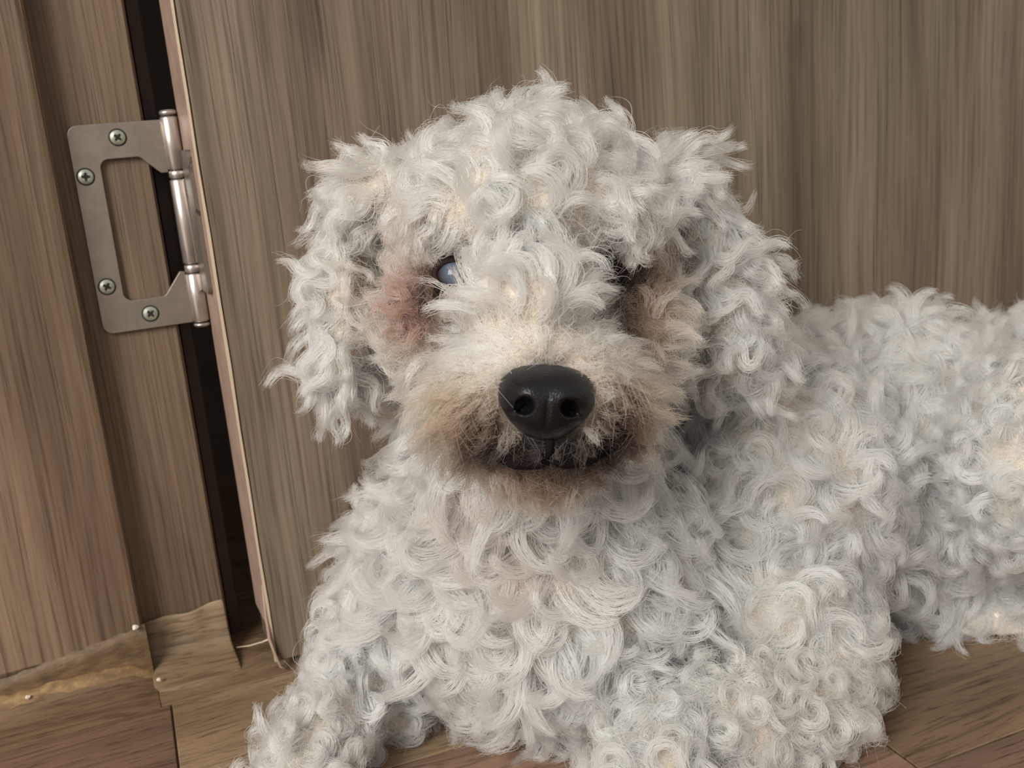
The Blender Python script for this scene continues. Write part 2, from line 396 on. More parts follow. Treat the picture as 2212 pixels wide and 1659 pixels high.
# screws: countersunk heads with a cross recess
def screw(x, z, rot):
    bm = bmesh.new(); R = 0.00345; seg = 28
    rings = []
    for rad, y in ((0, -0.0009), (R * 0.55, -0.0009), (R * 0.9, -0.0005), (R, 0.0), (R, 0.0012)):
        rings.append([bm.verts.new((0, y, 0))] if rad == 0 else [bm.verts.new((rad * cos(2 * pi * k / seg), y, rad * sin(2 * pi * k / seg))) for k in range(seg)])
    for A, B in zip(rings, rings[1:]):
        for k in range(seg):
            q = (k + 1) % seg
            if len(A) == 1: bm.faces.new((A[0], B[q], B[k]))
            else: bm.faces.new((A[k], A[q], B[q], B[k]))
    s = obj('screw', bm, hinge, M_SCREW); s.location = (x, 0.0018 - PT, z); s.rotation_euler = (0, rot, 0)
    bm = bmesh.new(); w, L = 0.00042, 0.00185
    cr = [(-w, L), (w, L), (w * 1.6, w * 1.6), (L, w), (L, -w), (w * 1.6, -w * 1.6), (w, -L), (-w, -L), (-w * 1.6, -w * 1.6), (-L, -w), (-L, w), (-w * 1.6, w * 1.6)]
    f = bm.faces.new([bm.verts.new((x2, -0.00096, z2)) for x2, z2 in cr])
    rr2 = bmesh.ops.extrude_face_region(bm, geom=[f])
    for v in rr2['geom']:
        if isinstance(v, bmesh.types.BMVert): v.co.y = -0.0006
    obj('cross_recess', bm, s, M_BLACK)
    bm = bmesh.new(); rs = []
    for rad in (R * 0.995, R * 1.14): rs.append([bm.verts.new((rad * cos(2 * pi * k / seg), -0.00008, rad * sin(2 * pi * k / seg))) for k in range(seg)])
    for k in range(seg): bm.faces.new((rs[0][k], rs[0][(k + 1) % seg], rs[1][(k + 1) % seg], rs[1][k]))
    obj('countersink', bm, s, M_BLACK)
def jamb_uz(px, py):
    n = np.array([sin(YJ), -cos(YJ), 0]); u = np.array([cos(YJ), sin(YJ), 0])
    r = ray(px, py); P = CAM + r * (((PIN - CAM) @ n) / (r @ n))
    return (P - PIN) @ u, P[2] - ZB
for px, py, rot in ((254, 297, 0.75), (185, 382, 0.06), (231, 619, 0.55), (325, 677, 0.85)):
    screw(*jamb_uz(px, py), rot)

# ------------------------------------------------------------------ vinyl turned up in the rebate, sealant, crumbs
n_u = 26
bm = bmesh.new(); grid = []
for i in range(n_u + 1):
    t = i / n_u; x = -0.0492 + t * 0.0388
    zt = 0.0250 + 0.0010 * t + 0.0007 * sin(t * 9) + (0.0012 if t > 0.75 else 0) * (t - 0.75) * 4
    col = []
    for (y, z) in ((0.0012, zt), (0.0008, zt * 0.7), (-0.0002, zt * 0.42), (-0.0030, zt * 0.22), (-0.0085, 0.0030 + 0.0012 * sin(t * 6)), (-0.016, 0.0016), (-0.026 - 0.006 * sin(t * 3), -0.0012)):
        col.append((x + 0.0015 * (y / -0.026) * (t - 0.5) * 8 * 0.2, y - 0.0006 * sin(t * 14) * (z / zt), z))
    grid.append(col)
V = [[bm.verts.new(p) for p in c] for c in grid]
for A, B in zip(V, V[1:]):
    for k in range(len(A) - 1): bm.faces.new((A[k], A[k + 1], B[k + 1], B[k]))
flap = obj('vinyl_upturn', bm, None, M_PLANKS[2], True); flap.matrix_world = MJ
sm = flap.modifiers.new('thick', 'SOLIDIFY'); sm.thickness = 0.0014; sm.offset = 1
ss = flap.modifiers.new('sub', 'SUBSURF'); ss.levels = 2; ss.render_levels = 2
bpy.context.view_layer.update()
flap.parent = floor; flap.matrix_parent_inverse = floor.matrix_world.inverted()

k = NT('yellowed_sealant')
fz = k.noise(k.mapping((160, 160, 260)), 1, 4, 0.6)
k.l(k.ramp(fz, [(0.28, srgb(92, 72, 48)), (0.5, srgb(118, 94, 62)), (0.80, srgb(160, 130, 82))]), k.b.inputs['Base Color'])
k.b.inputs['Roughness'].default_value = 0.35; k.bump(fz, 0.35, 0.0006); M_GLUE = k.m
k = NT('brown_sealant')
fz = k.noise(k.mapping((120, 120, 300)), 1, 4, 0.6)
k.l(k.ramp(fz, [(0.3, srgb(74, 56, 38)), (0.7, srgb(112, 88, 60))]), k.b.inputs['Base Color'])
k.b.inputs['Roughness'].default_value = 0.5; k.bump(fz, 0.5, 0.001); M_GLUE2 = k.m
def strip(name, rows, mat):
    bm = bmesh.new(); V = [[bm.verts.new(p) for p in c] for c in rows]
    for A, B in zip(V, V[1:]):
        for q in range(len(A) - 1): bm.faces.new((A[q], A[q + 1], B[q + 1], B[q]))
    o = obj(name, bm, None, mat, True); o.matrix_world = MJ
    bpy.context.view_layer.update(); o.parent = stop; o.matrix_parent_inverse = stop.matrix_world.inverted(); return o
rows1, rows2, rows3 = [], [], []
for i in range(61):
    x = -0.30 + (US + 0.001 + 0.30) * i / 60
    zf = stop_foot(x); w = 0.0008 * sin(i * 1.7) + 0.0006 * sin(i * 4.3)
    w = rng.normal() * .0004 + .0003 * sin(i * .9)
    zc = 0.0095 * (1 - 0.75 * max(0.0, (i - 54) / 6.0) ** 2)
    rows1.append([(x, -0.0085, zf + 0.0012), (x, -0.0106, zf + 0.0006), (x, -0.0110, zf * 0.75), (x, -0.0118, zc - 0.001)])
    rows2.append([(x, -0.0112, zc + 0.0024 + w), (x, -0.0122 + w * .5, zc + 0.0020 + w), (x, -0.0136, zc + 0.0008 + w * .5), (x, -0.0150 + w, zc - 0.0008), (x, -0.0156 + w, zc - 0.0030)])
    rows3.append([(x, -0.0112, zc + 0.0003), (x, -0.0130, zc - 0.0002), (x, -0.0165, zc * 0.66), (x, -0.0220, zc * 0.36), (x, -0.0300, zc * 0.14), (x, -0.0400, 0.0004), (x, -0.0440, -0.0012)])
strip('foot_filler', rows1, M_GLUE2); strip('sealant_bead', rows2, M_GLUE)
cove = strip('vinyl_cove', rows3, M_PLANKS[0])
M_CRUMB = plain('pale_crumb', srgb(214, 202, 186), 0.7)
def crumb(x, y, z, s, seed):
    rr3 = random.Random(seed); bm = bmesh.new(); bmesh.ops.create_icosphere(bm, subdivisions=2, radius=s)
    for v in bm.verts: v.co *= rr3.uniform(0.7, 1.2); v.co.z *= 0.7
    o = obj('crumb', bm, None, M_CRUMB); o.matrix_world = MJ @ Matrix.Translation((x, y, z)); return o
tag(crumb(-0.0535, -0.0125, stop_foot(-0.0535) + 0.002, 0.0015, 1), 'pale crumb of filler stuck at the foot corner of the door stop', 'crumb')
tag(crumb(-0.0475, -0.0215, 0.0040, 0.0011, 2), 'tiny white crumb on the floor by the jamb corner', 'crumb')
tag(crumb(-0.1040, -0.0155, 0.0100, 0.0011, 3), 'small white crumb on the yellowed sealant along the jamb foot', 'crumb')

# ================================================================== the dog
# body volumes: pixel centre, distance, half width/height in pixels, half depth in metres, tilt, region
BL = [
 (1150, 530, .375, 285, 258, .060, 0, 'crown'), (1130, 462, .348, 235, 148, .045, 0, 'crown'),
 (985, 495, .338, 105, 72, .022, 0, 'brow'), (1300, 470, .335, 118, 78, .025, 0, 'brow'),
 (1130, 660, .325, 135, 118, .040, 0, 'bridge'), (1165, 850, .320, 215, 160, .044, 0, 'muzzle'),
 (1035, 885, .318, 118, 108, .030, 0, 'muzzle'), (1305, 880, .320, 98, 108, .030, 0, 'muzzle'),
 (1160, 1000, .328, 135, 66, .028, 0, 'chin'),
 (925, 690, .362, 92, 150, .034, 0, 'cheek'), (1395, 720, .365, 82, 140, .034, 0, 'cheek'),
 (758, 645, .388, 60, 218, .020, -3, 'ear_l'), (830, 440, .385, 95, 80, .028, 0, 'ear_l'),
 (1532, 615, .380, 92, 248, .024, 20, 'ear_r'), (1430, 438, .380, 88, 92, .028, 0, 'ear_r'),
 (1160, 980, .42, 270, 230, .065, 0, 'chest'), (1200, 1220, .432, 385, 315, .068, 0, 'chest'),
 (1150, 1415, .415, 180, 105, .034, 0, 'chest'), (890, 1240, .435, 105, 165, .042, 0, 'chest'),
 (1640, 1300, .430, 185, 180, .050, 0, 'side'),
 (1600, 1060, .47, 330, 330, .078, 0, 'side'), (1900, 1020, .515, 300, 335, .080, 0, 'side'),
 (2200, 1035, .575, 300, 325, .085, 0, 'side'), (2480, 1090, .61, 260, 310, .085, 0, 'side'),
 (2225, 995, .420, 160, 212, .046, 0, 'thigh'),
]
ELL = []                                           # centre, 3x3 axes (rows) , radii, region
for px, py, d, hw, hh, rd, tilt, reg in BL:
    a = radians(tilt)
    ax = np.array([CR * cos(a) + CU * sin(a), CU * cos(a) - CR * sin(a), CF])
    ELL.append((at(px, py, d), ax, np.array([hw * d / FPX, hh * d / FPX, rd]), reg))
def limb(pts, reg):
    for (A, ra), (B, rb) in zip(pts, pts[1:]):
        A, B = np.array(A), np.array(B); n = max(2, int(np.linalg.norm(B - A) / 0.008))
        for i in range(n + 1):
            t = i / n; r = ra + (rb - ra) * t
            ELL.append((A * (1 - t) + B * t, np.eye(3), np.array([r, r, r]), reg))
limb([(at(1745, 1400, .412), .027), (at(1735, 1510, .388), .021), (at(1590, 1565, .376), .022), (at(1440, 1590, .368), .0195), (at(1405, 1700, .350), .0185)], 'leg')
limb([(at(835, 1330, .432), .022), (at(780, 1450, .424), .0175), (at(712, 1580, .402), .0170), (at(650, 1690, .385), .0170), (at(600, 1800, .370), .015)], 'leg')
limb([(at(850, 1480, .430), .016), (at(858, 1545, .425), .013)], 'leg')
limb([(at(2030, 1340, .468), .010), (at(2150, 1325, .470), .016), (at(2330, 1330, .480), .024)], 'foot')

bm = bmesh.new()
for c, ax, rad, reg in ELL:
    r = bmesh.ops.create_icosphere(bm, subdivisions=3, radius=1.0)
    for v in r['verts']:
        p = np.array(v.co) * rad
        v.co = Vector(c + p @ ax)
me = bpy.data.meshes.new('raw'); bm.to_mesh(me); bm.free()
raw = bpy.data.objects.new('raw', me); COL.objects.link(raw)
rm = raw.modifiers.new('r', 'REMESH'); rm.mode = 'VOXEL'; rm.voxel_size = 0.0030; rm.adaptivity = 0
sm = raw.modifiers.new('s', 'SMOOTH'); sm.factor = 0.5; sm.iterations = 5
dg = bpy.context.evaluated_depsgraph_get()
bodymesh = bpy.data.meshes.new_from_object(raw.evaluated_get(dg), depsgraph=dg)
bpy.data.objects.remove(raw)
nv = len(bodymesh.vertices); co = np.empty(nv * 3); bodymesh.vertices.foreach_get('co', co); co = co.reshape(-1, 3)
NOSE = at(1180, 868, .283)
EYES = [at(985, 598, .3285), at(1302, 578, .335)]
for ec in EYES:                                    # sockets
    d = co - ec; q = np.linalg.norm(d, axis=1)
    push = np.clip(1 - q / 0.017, 0, 1)
    co += CF[None, :] * (push ** 1.2 * 0.011)[:, None]
dn = co - at(1180, 868, .272); qn = np.linalg.norm(dn, axis=1)
co += CF[None, :] * (np.clip(1 - qn / 0.020, 0, 1) * 0.013)[:, None]
co[:, 2] = np.maximum(co[:, 2], 0.0008)
bodymesh.vertices.foreach_set('co', co.ravel()); bodymesh.update()

dog = empty('dog', Matrix.Translation(Vector((0.06, 0.45, 0.0))))
tag(dog, 'curly white poodle-type dog with a black nose lying on the vinyl floor by the door', 'dog')
def to_dog(o):
    bpy.context.view_layer.update(); o.parent = dog; o.matrix_parent_inverse = dog.matrix_world.inverted(); return o
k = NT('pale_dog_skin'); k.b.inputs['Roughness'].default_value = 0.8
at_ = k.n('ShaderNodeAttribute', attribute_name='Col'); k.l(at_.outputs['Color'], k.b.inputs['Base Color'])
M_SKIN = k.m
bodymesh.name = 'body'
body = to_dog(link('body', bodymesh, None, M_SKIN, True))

# ------------------------------------------------------------------ nose
def nose_mesh():
    bm = bmesh.new(); nu, nvv = 120, 90
    W, Ht, D = 0.0136, 0.0108, 0.0105
    verts = []
    for j in range(nvv + 1):
        th = pi * j / nvv                       # 0 = front, pi = back
        row = []
        for i in range(nu):
            ph = 2 * pi * i / nu
            x, y = sin(th) * cos(ph), sin(th) * sin(ph); z = cos(th)
            # superelliptic outline, broad at the top, narrower below
            s = (abs(x) ** 2.5 + abs(y) ** 2.5) ** (1 / 2.5)
            e = (x * x + y * y) ** .5
            fct = e / s if s > 1e-6 else 1
            X, Y = x * fct, y * fct
            wsc = 1.0 + 0.10 * Y - (0.26 * max(0, -Y - 0.05))
            X *= wsc
            zz = z
            px, py = X * W, Y * Ht
            pz = zz * D
            row.append([px, py, pz])
        verts.append(row)
    A = np.array(verts)
    X, Y, Z = A[..., 0], A[..., 1], A[..., 2]
    front = np.clip(Z / D, 0, 1)
    # centre groove below, bulging wings, nostrils with a slit curving outwards
    Z -= 0.0006 * np.exp(-(X / 0.0007) ** 2) * front * np.clip((0.001 - Y) / .004, 0, 1)
    for sx in (-1, 1):
        Z += 0.0016 * np.exp(-(((X - sx * 0.0070) / 0.0048) ** 2 + ((Y - 0.0012) / 0.0042) ** 2)) * front
        Z -= 0.0075 * np.exp(-((((X - sx * 0.0062) / 0.0022) ** 2 + ((Y + 0.0022) / 0.0020) ** 2) ** 2)) * front
        for t in np.linspace(0, 1, 5):
            cx, cy = sx * (0.0075 + 0.0035 * t), -0.0030 - 0.0010 * t
            Z -= 0.0011 * np.exp(-(((X - cx) / 0.0014) ** 2 + ((Y - cy) / 0.0009) ** 2)) * front
    Z -= 0.0016 * np.clip(-Y / Ht, 0, 1) ** 2           # lower part leans back
    Z -= 0.0022 * np.clip((Y / Ht - 0.3), 0, 1)
    V = [[bm.verts.new(tuple(A[j, i])) for i in range(nu)] for j in range(1, nvv)]
    f0 = bm.verts.new(tuple(A[0].mean(0))); b0 = bm.verts.new(tuple(A[nvv].mean(0)))
    for j in range(len(V) - 1):
        for i in range(nu):
            q = (i + 1) % nu; bm.faces.new((V[j][i], V[j][q], V[j + 1][q], V[j + 1][i]))
    for i in range(nu):
        q = (i + 1) % nu; bm.faces.new((f0, V[0][q], V[0][i])); bm.faces.new((b0, V[-1][i], V[-1][q]))
    return bm
k = NT('black_nose_leather'); k.b.inputs['Base Color'].default_value = srgb(15, 15, 17)
vz = k.n('ShaderNodeTexVoronoi'); vz.inputs['Scale'].default_value = 1.0; k.l(k.mapping((1500, 1500, 1500)), vz.inputs['Vector'])
k.b.inputs['Roughness'].default_value = 0.30; k.b.inputs['Specular IOR Level'].default_value = 0.32; k.bump(vz.outputs['Distance'], 0.25, 0.0003)
nose = obj('nose', nose_mesh(), None, k.m, True)
nm = Matrix(((CR[0], CU[0], -CF[0], 0), (CR[1], CU[1], -CF[1], 0), (CR[2], CU[2], -CF[2], 0), (0, 0, 0, 1)))
tiltm = Matrix.Rotation(radians(-3), 4, 'Z') @ Matrix.Rotation(radians(-6), 4, 'X')
nose.matrix_world = Matrix.Translation(Vector(NOSE)) @ nm @ tiltm
to_dog(nose); nose['label'] = 'black leathery nose'

# ------------------------------------------------------------------ eyes
def eye(c, cloudy, name_label, look):
    k = NT('cloudy_eye' if cloudy else 'dark_eye')
    tc = k.n('ShaderNodeTexCoord'); sep = k.n('ShaderNodeSeparateXYZ'); k.l(tc.outputs['Object'], sep.inputs[0])
    mr = k.n('ShaderNodeMapRange'); mr.inputs['From Min'].default_value = 0.0045; mr.inputs['From Max'].default_value = 0.0080; k.l(sep.outputs['Z'], mr.inputs['Value'])
    stops = [(0.20, srgb(26, 18, 16)), (0.42, srgb(40, 34, 36)), (0.62, srgb(52, 57, 66)), (0.95, srgb(74, 82, 95))] if cloudy else [(0.2, srgb(24, 16, 14)), (0.9, srgb(30, 24, 26))]
    k.l(k.ramp(mr.outputs[0], stops), k.b.inputs['Base Color'])
    k.b.inputs['Roughness'].default_value = 0.08; k.b.inputs['Specular IOR Level'].default_value = 0.22
    bm = bmesh.new(); bmesh.ops.create_uvsphere(bm, u_segments=40, v_segments=28, radius=0.0080)
    for v in bm.verts:
        if v.co.z > 0.0062: v.co.z += (v.co.z - 0.0062) * 0.25
    o = obj('eye', bm, None, k.m, True)
    o.matrix_world = Matrix.Translation(Vector(c)) @ nm @ Matrix.Rotation(look[0], 4, 'X') @ Matrix.Rotation(look[1], 4, 'Y')
    to_dog(o); o['label'] = name_label
    # lids: dark rim around the opening
    bm = bmesh.new()
    pts = []
    for t in np.linspace(0, 2 * pi, 33)[:-1]:
        x, y = 0.0068 * cos(t), 0.0050 * sin(t) * (1.0 if sin(t) > 0 else 0.95)
        pts.append(Vector((x, y, sqrt(max(0.0082 ** 2 - x * x - y * y, 0)))))
    seg = 8; rings = []
    for i, p in enumerate(pts):
        tdir = (pts[(i + 1) % 32] - pts[i - 1]).normalized(); a = p.normalized(); b = tdir.cross(a)
        rings.append([bm.verts.new(p + (a * cos(2 * pi * q / seg) * 0.0010 + b * sin(2 * pi * q / seg) * 0.0014)) for q in range(seg)])
    for i in range(32):
        A, B = rings[i], rings[(i + 1) % 32]
        for q in range(seg): bm.faces.new((A[q], A[(q + 1) % seg], B[(q + 1) % seg], B[q]))
    ld = obj('eyelid', bm, None, M_LID, True); ld.matrix_world = Matrix.Translation(Vector(c)) @ nm
    to_dog(ld)
M_LID = plain('dark_eyelid', srgb(34, 23, 21), 0.75, spec=0.15)
eye(EYES[0], True, 'cloudy blue-grey eye', (radians(-4), radians(2)))
eye(EYES[1], False, 'dark eye half hidden under the fringe', (0, 0))

# ------------------------------------------------------------------ lips: the dark line of the mouth under the nose
bm = bmesh.new()
tube(bm, [at(1030, 950, .306), at(1065, 975, .2985), at(1115, 990, .294), at(1160, 988, .2925), at(1190, 978, .292), at(1220, 987, .2925), at(1265, 984, .294), at(1315, 962, .2985), at(1345, 930, .306)],
     [.0012, .0026, .0034, .0036, .0034, .0036, .0034, .0026, .0012], 12)
tube(bm, [at(1187, 938, .2835), at(1188, 960, .2845), at(1189, 985, .2875)], [.0016, .0013, .0016], 8)
lips = to_dog(obj('lips', bm, None, plain('dark_lips', srgb(24, 18, 17), 0.9, spec=0.1), True)); lips['label'] = 'dark brown lips'

# ------------------------------------------------------------------ fur
k = NT('fur')
att = k.n('ShaderNodeAttribute', attribute_name='Col')
hb = k.n('ShaderNodeBsdfHairPrincipled'); hb.model = 'CHIANG'; hb.parametrization = 'COLOR'
k.l(att.outputs['Color'], hb.inputs['Color'])
hb.inputs['Roughness'].default_value = 0.55; hb.inputs['Radial Roughness'].default_value = 0.7
hb.inputs['Coat'].default_value = 0.0; hb.inputs['Random Roughness'].default_value = 0.2
k.l(hb.outputs[0], k.out.inputs['Surface'])
M_FUR = k.m

bodymesh.calc_loop_triangles()
nt = len(bodymesh.loop_triangles); tri = np.empty(nt * 3, dtype=np.int32); bodymesh.loop_triangles.foreach_get('vertices', tri); tri = tri.reshape(-1, 3)
vn = np.empty(nv * 3); bodymesh.vertices.foreach_get('normal', vn); vn = vn.reshape(-1, 3)
P0, P1, P2 = co[tri[:, 0]], co[tri[:, 1]], co[tri[:, 2]]
AREA = np.linalg.norm(np.cross(P1 - P0, P2 - P0), axis=1) / 2
def norm(v): return v / np.maximum(np.linalg.norm(v, axis=-1, keepdims=True), 1e-9)
def sample(n):
    ti = rng.choice(nt, n, p=AREA / AREA.sum()); a, b = rng.random(n), rng.random(n)
    fl = a + b > 1; a[fl], b[fl] = 1 - a[fl], 1 - b[fl]; c = 1 - a - b
    p = P0[ti] * c[:, None] + P1[ti] * a[:, None] + P2[ti] * b[:, None]
    nn = vn[tri[ti, 0]] * c[:, None] + vn[tri[ti, 1]] * a[:, None] + vn[tri[ti, 2]] * b[:, None]
    return p, norm(nn)
REGS = ['crown', 'brow', 'bridge', 'muzzle', 'chin', 'cheek', 'ear_l', 'ear_r', 'chest', 'side', 'thigh', 'leg', 'foot']
RI = {r: i for i, r in enumerate(REGS)}
EC = np.array([e[0] for e in ELL]); EA = np.array([e[1] for e in ELL]); ER = np.array([e[2] for e in ELL]); EG = np.array([RI[e[3]] for e in ELL])
def region(p):
    best = np.full(len(p), 1e9); reg = np.zeros(len(p), int)
    for c, a, r, g in zip(EC, EA, ER, EG):
        q = np.abs(np.linalg.norm(((p - c) @ a.T) / r, axis=1) - 1) * r.min()
        m = q < best; best[m] = q[m]; reg[m] = g
    return reg
# style of the locks:      spacing len  turn  turnvar lift lock_r hairs along-normal
STY = {'crown':  (.0060, .027, 3.9, 1.6, .0045, .0034, 46, .40), 'brow': (.0050, .024, 1.9, 1.2, .0040, .0026, 36, .45),
       'bridge': (.0046, .020, 2.2, 1.6, .0030, .0024, 34, .40), 'muzzle': (.0030, .0150, .5, .5, .0010, .0020, 26, .22),
       'chin':   (.0036, .0130, .6, .6, .0010, .0020, 26, .25), 'cheek': (.0042, .0150, 1.4, 1.3, .0016, .0020, 28, .30),
       'ear_l':  (.0055, .030, 1.3, 1.0, .0040, .0030, 44, .40), 'ear_r': (.0055, .031, 1.3, 1.0, .0030, .0030, 44, .40),
       'chest':  (.0060, .030, 2.4, 1.5, .0060, .0042, 48, .50), 'side':  (.0062, .028, 3.0, 1.5, .0055, .0044, 46, .45),
       'thigh':  (.0054, .027, 5.2, 1.4, .0055, .0032, 46, .50), 'leg':   (.0046, .024, 5.0, 1.6, .0040, .0029, 36, .50),
       'foot':   (.0052, .024, 2.6, 1.5, .0040, .0030, 40, .40)}
SP = np.array([STY[r][0] for r in REGS])
# thinned random roots
cand, cn = sample(90000); creg = region(cand)
grid = {}; keep = []
for i in range(len(cand)):
    s = SP[creg[i]]; p = cand[i]; key = tuple((p // 0.007).astype(int)); ok = True
    for dx in (-1, 0, 1):
        for dy in (-1, 0, 1):
            for dz in (-1, 0, 1):
                for j in grid.get((key[0] + dx, key[1] + dy, key[2] + dz), ()):
                    q = cand[j] - p
                    if q @ q < (s * 0.86) ** 2: ok = False; break
                if not ok: break
            if not ok: break
        if not ok: break
    if ok: grid.setdefault(key, []).append(i); keep.append(i)
R_, N_, G_ = cand[keep], cn[keep], creg[keep]
def in_nose(P, k):
    q = P - NOSE; Y = (q @ CU) / .0108; X = (q @ CR) / .0136
    X = X / (1 + .10 * Y - .26 * np.maximum(0, -Y - .05))
    return (np.abs(X) ** 2.5 + np.abs(Y) ** 2.5 < k)
view = norm(CAM - R_)
px, py, dep = project(R_)
facing = (N_ * view).sum(1)
# bald spots: nose leather and eyes
bald = in_nose(R_, .75) & (dep < .33)
bald |= (((px - 983) / 38) ** 2 + ((py - 600) / 30) ** 2 < 1) & (dep < .37)
bald |= (((px - 1306) / 34) ** 2 + ((py - 585) / 24) ** 2 < 1) & (dep < .37)
bald |= R_[:, 2] < 0.003
m = ~bald
R_, N_, G_, px, py, dep, facing = R_[m], N_[m], G_[m], px[m], py[m], dep[m], facing[m]
n = len(R_)

# colours: white coat with tear stains, rusty muzzle, dark lips, pink throat, and shade painted round one eye
WHITE = np.array(srgb(248, 237, 219)[:3])
STAIN_SHADE = [  # px, py, rx, ry, colour, strength
 (880, 600, 95, 130, (214, 178, 162), .75), (905, 655, 60, 70, (176, 118, 100), .80), (930, 640, 30, 42, (92, 58, 50), .8), (885, 700, 45, 40, (178, 128, 108), .7),
 (1395, 620, 62, 95, (176, 128, 106), .8), (1345, 600, 48, 52, (92, 60, 48), .9), (1310, 572, 60, 34, (58, 42, 36), .9), (1400, 700, 50, 70, (196, 156, 132), .7),  # darkest entry paints the shadowed hollow of the half-hidden eye into the fur
 (790, 610, 30, 120, (204, 172, 148), .7), (840, 800, 40, 120, (212, 186, 166), .6),
 (985, 850, 85, 60, (214, 184, 148), .7), (1010, 900, 70, 60, (182, 140, 108), .8), (1050, 930, 55, 60, (128, 88, 66), .8),
 (1385, 800, 50, 70, (206, 172, 140), .6), (1360, 890, 60, 70, (160, 112, 84), .8), (1325, 930, 50, 50, (104, 68, 52), .8), (1290, 800, 60, 60, (212, 180, 150), .5),
 (1075, 975, 45, 32, (70, 44, 36), .9), (1130, 985, 45, 32, (78, 50, 40), .85), (1190, 985, 50, 34, (62, 42, 36), .9), (1250, 980, 50, 32, (74, 48, 38), .9), (1310, 958, 40, 34, (72, 46, 36), .9),
 (1060, 940, 26, 40, (100, 66, 50), .7), (1185, 955, 125, 30, (84, 64, 55), .95), (880, 535, 70, 80, (218, 188, 174), .6),
 (1150, 1050, 140, 46, (206, 168, 142), .8), (1190, 1025, 90, 24, (128, 88, 68), .7),
 (1180, 782, 44, 24, (140, 124, 118), .7), (1180, 730, 90, 40, (226, 212, 196), .5),
 (1100, 1150, 130, 60, (214, 184, 176), .8), (1000, 1060, 65, 45, (212, 180, 172), .8), (1150, 1230, 70, 55, (214, 186, 176), .7), (1060, 1380, 150, 110, (230, 214, 204), .5),
 (1500, 760, 50, 90, (222, 204, 182), .5), (1425, 520, 40, 60, (206, 182, 158), .5),
 (1750, 1500, 160, 120, (220, 208, 190), .5), (750, 1590, 60, 40, (222, 204, 186), .5), (1560, 1480, 90, 60, (222, 206, 190), .4)]
HEAD = np.isin(G_, [RI[x] for x in ('crown', 'brow', 'bridge', 'muzzle', 'chin', 'cheek', 'ear_l', 'ear_r')])
def coat(px, py, facing, head):
    n = len(px)
    C = np.tile(WHITE, (n, 1)) * rng.uniform(.95, 1.03, (n, 1)) * np.array([1, .995, .985]) ** rng.uniform(-1, 2, (n, 1))
    for sx, sy, rx, ry, c, st in STAIN_SHADE:
        q = ((px - sx) / rx) ** 2 + ((py - sy) / ry) ** 2
        onhead = sy < 1090 and sx < 1600 and not (950 < sx < 1050 and sy == 1060)
        w = st * np.exp(-q * 0.9) * (facing > -0.1) * (head if onhead else np.ones(n, bool))
        w = np.clip(w * rng.uniform(.7, 1.2, n), 0, 1)
        C = C * (1 - w[:, None]) + np.array(srgb(*c)[:3]) * w[:, None]
    lum = (C @ np.array([.3, .6, .1])) / (WHITE @ np.array([.3, .6, .1]))
    return C * np.clip(lum, .03, 1)[:, None] ** 1.15
LC = coat(px, py, facing, HEAD)
vx, vy, vd = project(co); vfc = (vn * norm(CAM - co)).sum(1); vg = region(co)
ca = bodymesh.attributes.new('Col', 'FLOAT_COLOR', 'POINT')
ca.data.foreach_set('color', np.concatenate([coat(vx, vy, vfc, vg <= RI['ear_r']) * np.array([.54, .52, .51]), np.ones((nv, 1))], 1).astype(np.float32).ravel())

# combing direction of each lock
nosep = NOSE
comb = rng.normal(size=(n, 3)); down = np.array([0, 0, -1.0])
def setc(regs, v, mixr):
    mm = np.isin(G_, [RI[x] for x in regs]); comb[mm] = norm(v[mm] if v.ndim == 2 else np.tile(v, (mm.sum(), 1))) + mixr * norm(rng.normal(size=(mm.sum(), 3)))
away = norm(R_ - nosep)
setc(('muzzle',), away * 1.0 + down * 0.55, .22)
setc(('chin',), np.tile(down * 1.0 + -CF * .2, (n, 1)), .3)
setc(('bridge',), away + CU * .5, .5)
setc(('cheek',), away + down * .3, .55)
setc(('brow',), np.tile(down * .9 - CF * .5, (n, 1)), .45)
setc(('ear_l',), np.tile(down * 1.0 - CR * .35, (n, 1)), .45)
setc(('ear_r',), np.tile(down * .9 + CR * .45, (n, 1)), .45)
setc(('chest',), np.tile(down, (n, 1)), .7)
top = at(1150, 560, .34)
setc(('crown',), norm(R_ - top), .8)
T = norm(comb - (comb * N_).sum(1, keepdims=True) * N_)
B = np.cross(N_, T)

def sty(col): return np.array([STY[r][col] for r in REGS])[G_]
L = sty(1) * rng.uniform(.70, 1.05, n)
TURN = (sty(2) + rng.normal(size=n) * sty(3) * .5) * rng.choice([-1, 1], n)
LIFT = sty(4) * rng.uniform(.25, .85, n)
LR = sty(5) * rng.uniform(.75, 1.2, n)
NH = (sty(6) * 1.25).astype(int); CN = sty(7) * .6
# muzzle hair gets shorter close to the nose and the eyes
near = np.linalg.norm(R_ - nosep, axis=1); L *= np.where(G_ == RI['muzzle'], np.clip(.45 + (near - .012) / .03, .4, 1.25), 1)
for e in EYES: L *= np.clip((np.linalg.norm(R_ - e, axis=1) - .004) / .022, .28, 1)
K = 13
EYEDIR = -CF
s = np.linspace(0, 1, K)
psi = rng.normal(size=n) * .45
E1 = norm(T + N_ * (CN * rng.uniform(.5, 1.5, n))[:, None])
E2 = norm(B * np.cos(psi)[:, None] + N_ * (np.sin(psi) - .10)[:, None]); E2 = norm(E2 - (E2 * E1).sum(1, keepdims=True) * E1)
MN = np.cross(E1, E2)
ang = TURN[:, None] * (s[None] ** 1.25) - TURN[:, None] * .12
wav = np.isin(G_, [RI['ear_l'], RI['ear_r'], RI['brow']])
ang[wav] = (1.1 * np.sin(s[None] * 7.0 + rng.uniform(0, 6, wav.sum())[:, None]) + TURN[wav][:, None] * .55 * s[None])
